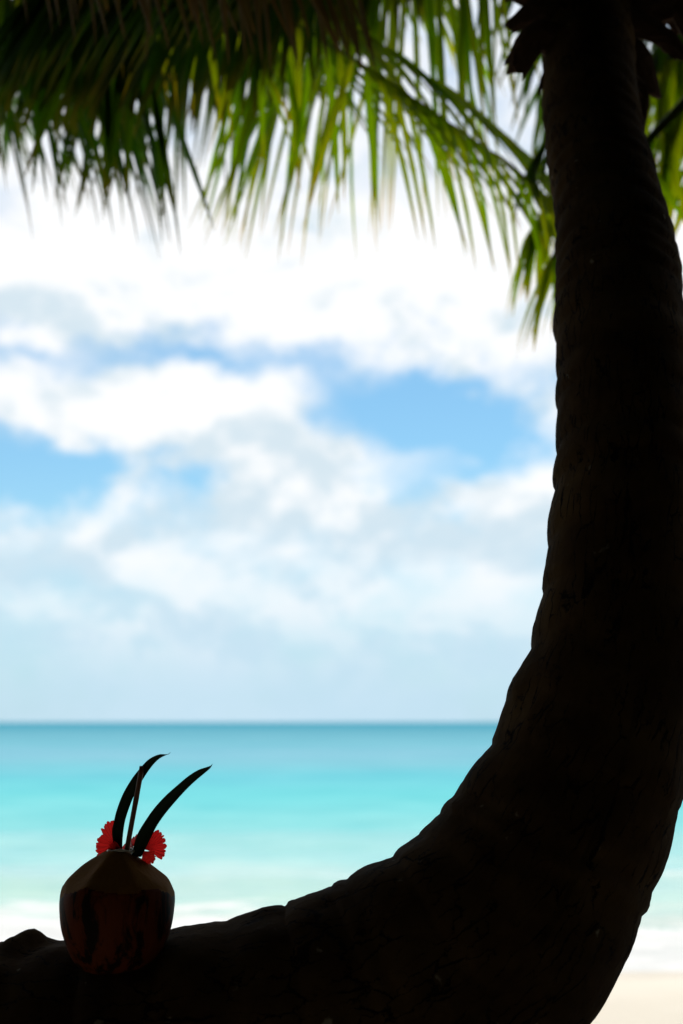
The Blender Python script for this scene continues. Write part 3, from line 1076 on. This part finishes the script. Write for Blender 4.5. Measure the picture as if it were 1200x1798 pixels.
def petal(base, tip_px, w, Yt, seed, lobes=8, tipY=None):
    """fan-shaped petal from base to the rim point tip (photo px), scalloped rim, pleated like hibiscus"""
    rr = random.Random(seed)
    tipw = at(*tip_px, Yt)
    ax = tipw - base
    L = ax.length
    ax.normalize()
    sd_ = ax.cross(Vector((0.1, 1, 0.25))).normalized()
    up_ = sd_.cross(ax).normalized()
    nr, na = 16, 121
    verts, faces, al, ve = [], [], [], []
    for i in range(nr):
        t = i / (nr - 1)
        for j in range(na):
            v = j / (na - 1) * 2 - 1
            a = v * R(w)
            vv = v + 0.05 * math.sin(v * 7 + seed * 2.1) + 0.03 * math.sin(v * 17 + seed)
            lob = abs(math.cos(vv * lobes * PI / 2)) ** 0.5
            amp = 0.13 + 0.06 * math.sin(v * 5 + seed)
            sc = 1 - 0.14 * v * v - (amp * (1 - lob) + 0.02 * (1 - abs(math.cos(vv * lobes * PI * 1.5)) ** 0.6)) * t ** 6 + 0.05 * noise.noise(Vector((v * 6, seed, 0.0))) * t ** 3
            narrow = min(1.0, 0.18 + 1.0 * t ** 0.75)
            r_ = L * t * sc
            p = base + ax * (r_ * math.cos(a * narrow)) + sd_ * (r_ * math.sin(a * narrow))
            p += up_ * (0.16 * L * t * t * math.cos(v * 2.2) - 0.05 * L + 0.022 * L * math.sin(v * lobes * PI * 1.0 + 1) * t * t
                        + 0.008 * L * math.sin(v * 34) * t)
            verts.append(p)
            al.append(t * 0.7)
            ve.append((max(0.0, 1 - abs(math.sin(v * 17 + 0.6 * noise.noise(Vector((v * 3, t * 4, seed))))) * 2.6) * (1 - 0.45 * t) + max(0.0, 1 - 1.9 * t)))
    for i in range(nr - 1):
        for j in range(na - 1):
            a = i * na + j
            faces.append((a, a + 1, a + 1 + na, a + na))
    o = link_mesh('petal', verts, faces, M['petal'], flower)
    add_along(o, al)
    a_ = o.data.attributes.new('vein', 'FLOAT', 'POINT')
    a_.data.foreach_set('value', [min(1.0, q) for q in ve])
    return o


petal(at(*z8(345, 835), 2.385), z8(150, 685), 54, 2.40, 1)
petal(at(*z8(500, 840), 2.385), z8(706, 768), 44, 2.40, 2)
petal(at(*z8(430, 850), 2.39), z8(415, 728), 68, 2.42, 3)
petal(at(*z8(500, 835), 2.372), z8(592, 950), 42, 2.365, 4)
petal(at(*z8(380, 850), 2.372), z8(230, 830), 36, 2.37, 5)
pst = spline([tuple(at(*z8(430, 850), 2.385)), tuple(at(*z8(420, 800), 2.40)), tuple(at(*z8(400, 770), 2.43))], 12)
V, F, _ = tube(pst, np.linspace(0.0022, 0.0014, 12), 8)
link_mesh('pistil', V, F, M['pistil'], flower)


# ------------------------------------------------------------------ unseen tree and wood behind the viewer, shaped to shade trunk and fronds
GAPS = (((-1.0, 1.15, 0.6), 0.50), ((-0.25, 0.75, 0.6), 0.40))    # gaps cut in the leaves so sun off the sand brightens the low trunk


def leaf_cloud(n, sampler, size):
    P = np.array([sampler() for _ in range(n)])
    for g, r_ in GAPS:
        d = P - np.array(g)
        d -= np.outer(d @ np.array(sdir), np.array(sdir))
        P = P[np.linalg.norm(d, axis=1) > r_ + size * 0.8]
    n = len(P)
    q = rng.normal(size=(n, 3))
    q /= np.linalg.norm(q, axis=1)[:, None]
    q[:, 2] *= 0.7
    t = np.cross(q, rng.normal(size=(n, 3)))
    t /= np.linalg.norm(t, axis=1)[:, None]
    u = np.cross(q, t)
    u /= np.linalg.norm(u, axis=1)[:, None]
    s = size * rng.uniform(0.7, 1.3, n)[:, None]
    A = P - t * s
    B = P - u * s * 0.45
    C = P + t * s
    D = P + u * s * 0.45
    V = np.stack([A, B, C, D], 1).reshape(-1, 3)
    F = np.arange(4 * n).reshape(-1, 4)
    return V, F.tolist()


shade_tree = thing('shade_tree', 'broad dense tree behind the camera spreading over the trunk', 'tree', (-1.6, -3.4, 0.7))
st = spline([(-1.6, -3.4, 0.3, 0.34), (-1.55, -3.3, 1.6, 0.27), (-1.3, -2.9, 3.2, 0.22), (-1.0, -2.2, 4.8, 0.15), (-0.7, -1.5, 5.8, 0.06)], 40)
V, F, _ = tube(st[:, :3], st[:, 3], 20)
link_mesh('trunk', V, F, M['bark'], shade_tree)
for e_ in ((2.5, -0.5, 5.4), (-4.5, -1.0, 5.5), (1.5, 2.2, 5.6), (-2.5, 1.8, 5.7), (3.0, -4.5, 5.5)):
    br = spline([(-1.3, -2.9, 3.1, 0.13), ((-1.3 + e_[0]) / 2, (-2.9 + e_[1]) / 2, 4.6, 0.09), (e_[0], e_[1], e_[2], 0.03)], 16)
    V, F, _ = tube(br[:, :3], br[:, 3], 10)
    link_mesh('limb', V, F, M['bark'], shade_tree)


def crown_pt():
    while True:
        x, y = rng.uniform(-13, 13), rng.uniform(-7, 6.2)
        if (x / 13.2) ** 2 + ((y + 0.4) / 6.8) ** 2 > 1:
            continue
        zlo = max(3.7, CAM_H + (max(y, 0) + 0.9) * 0.66)
        return x, y, rng.uniform(zlo, max(6.6, zlo + 1.6) - 0.012 * x * x)


V, F = leaf_cloud(95000, crown_pt, 0.24)
cr_o = link_mesh('crown', V, F, M['wood_leaf'], shade_tree, smooth=False)


def wood_pt():
    x = rng.uniform(-17, 17)
    y0 = -3.0 + (abs(x) / 17) ** 2 * 8.5  # ends curve forward to keep side light off the trunk
    return x, y0 - abs(rng.normal(0, 1.2)), rng.uniform(0.4, 7.5)


V, F = leaf_cloud(70000, wood_pt, 0.32)
wd = link_mesh('shoreline_wood', V, F, M['wood_leaf'], None, smooth=False)
wd['kind'] = 'stuff'
wd['label'] = 'dense dark wood behind the beach'
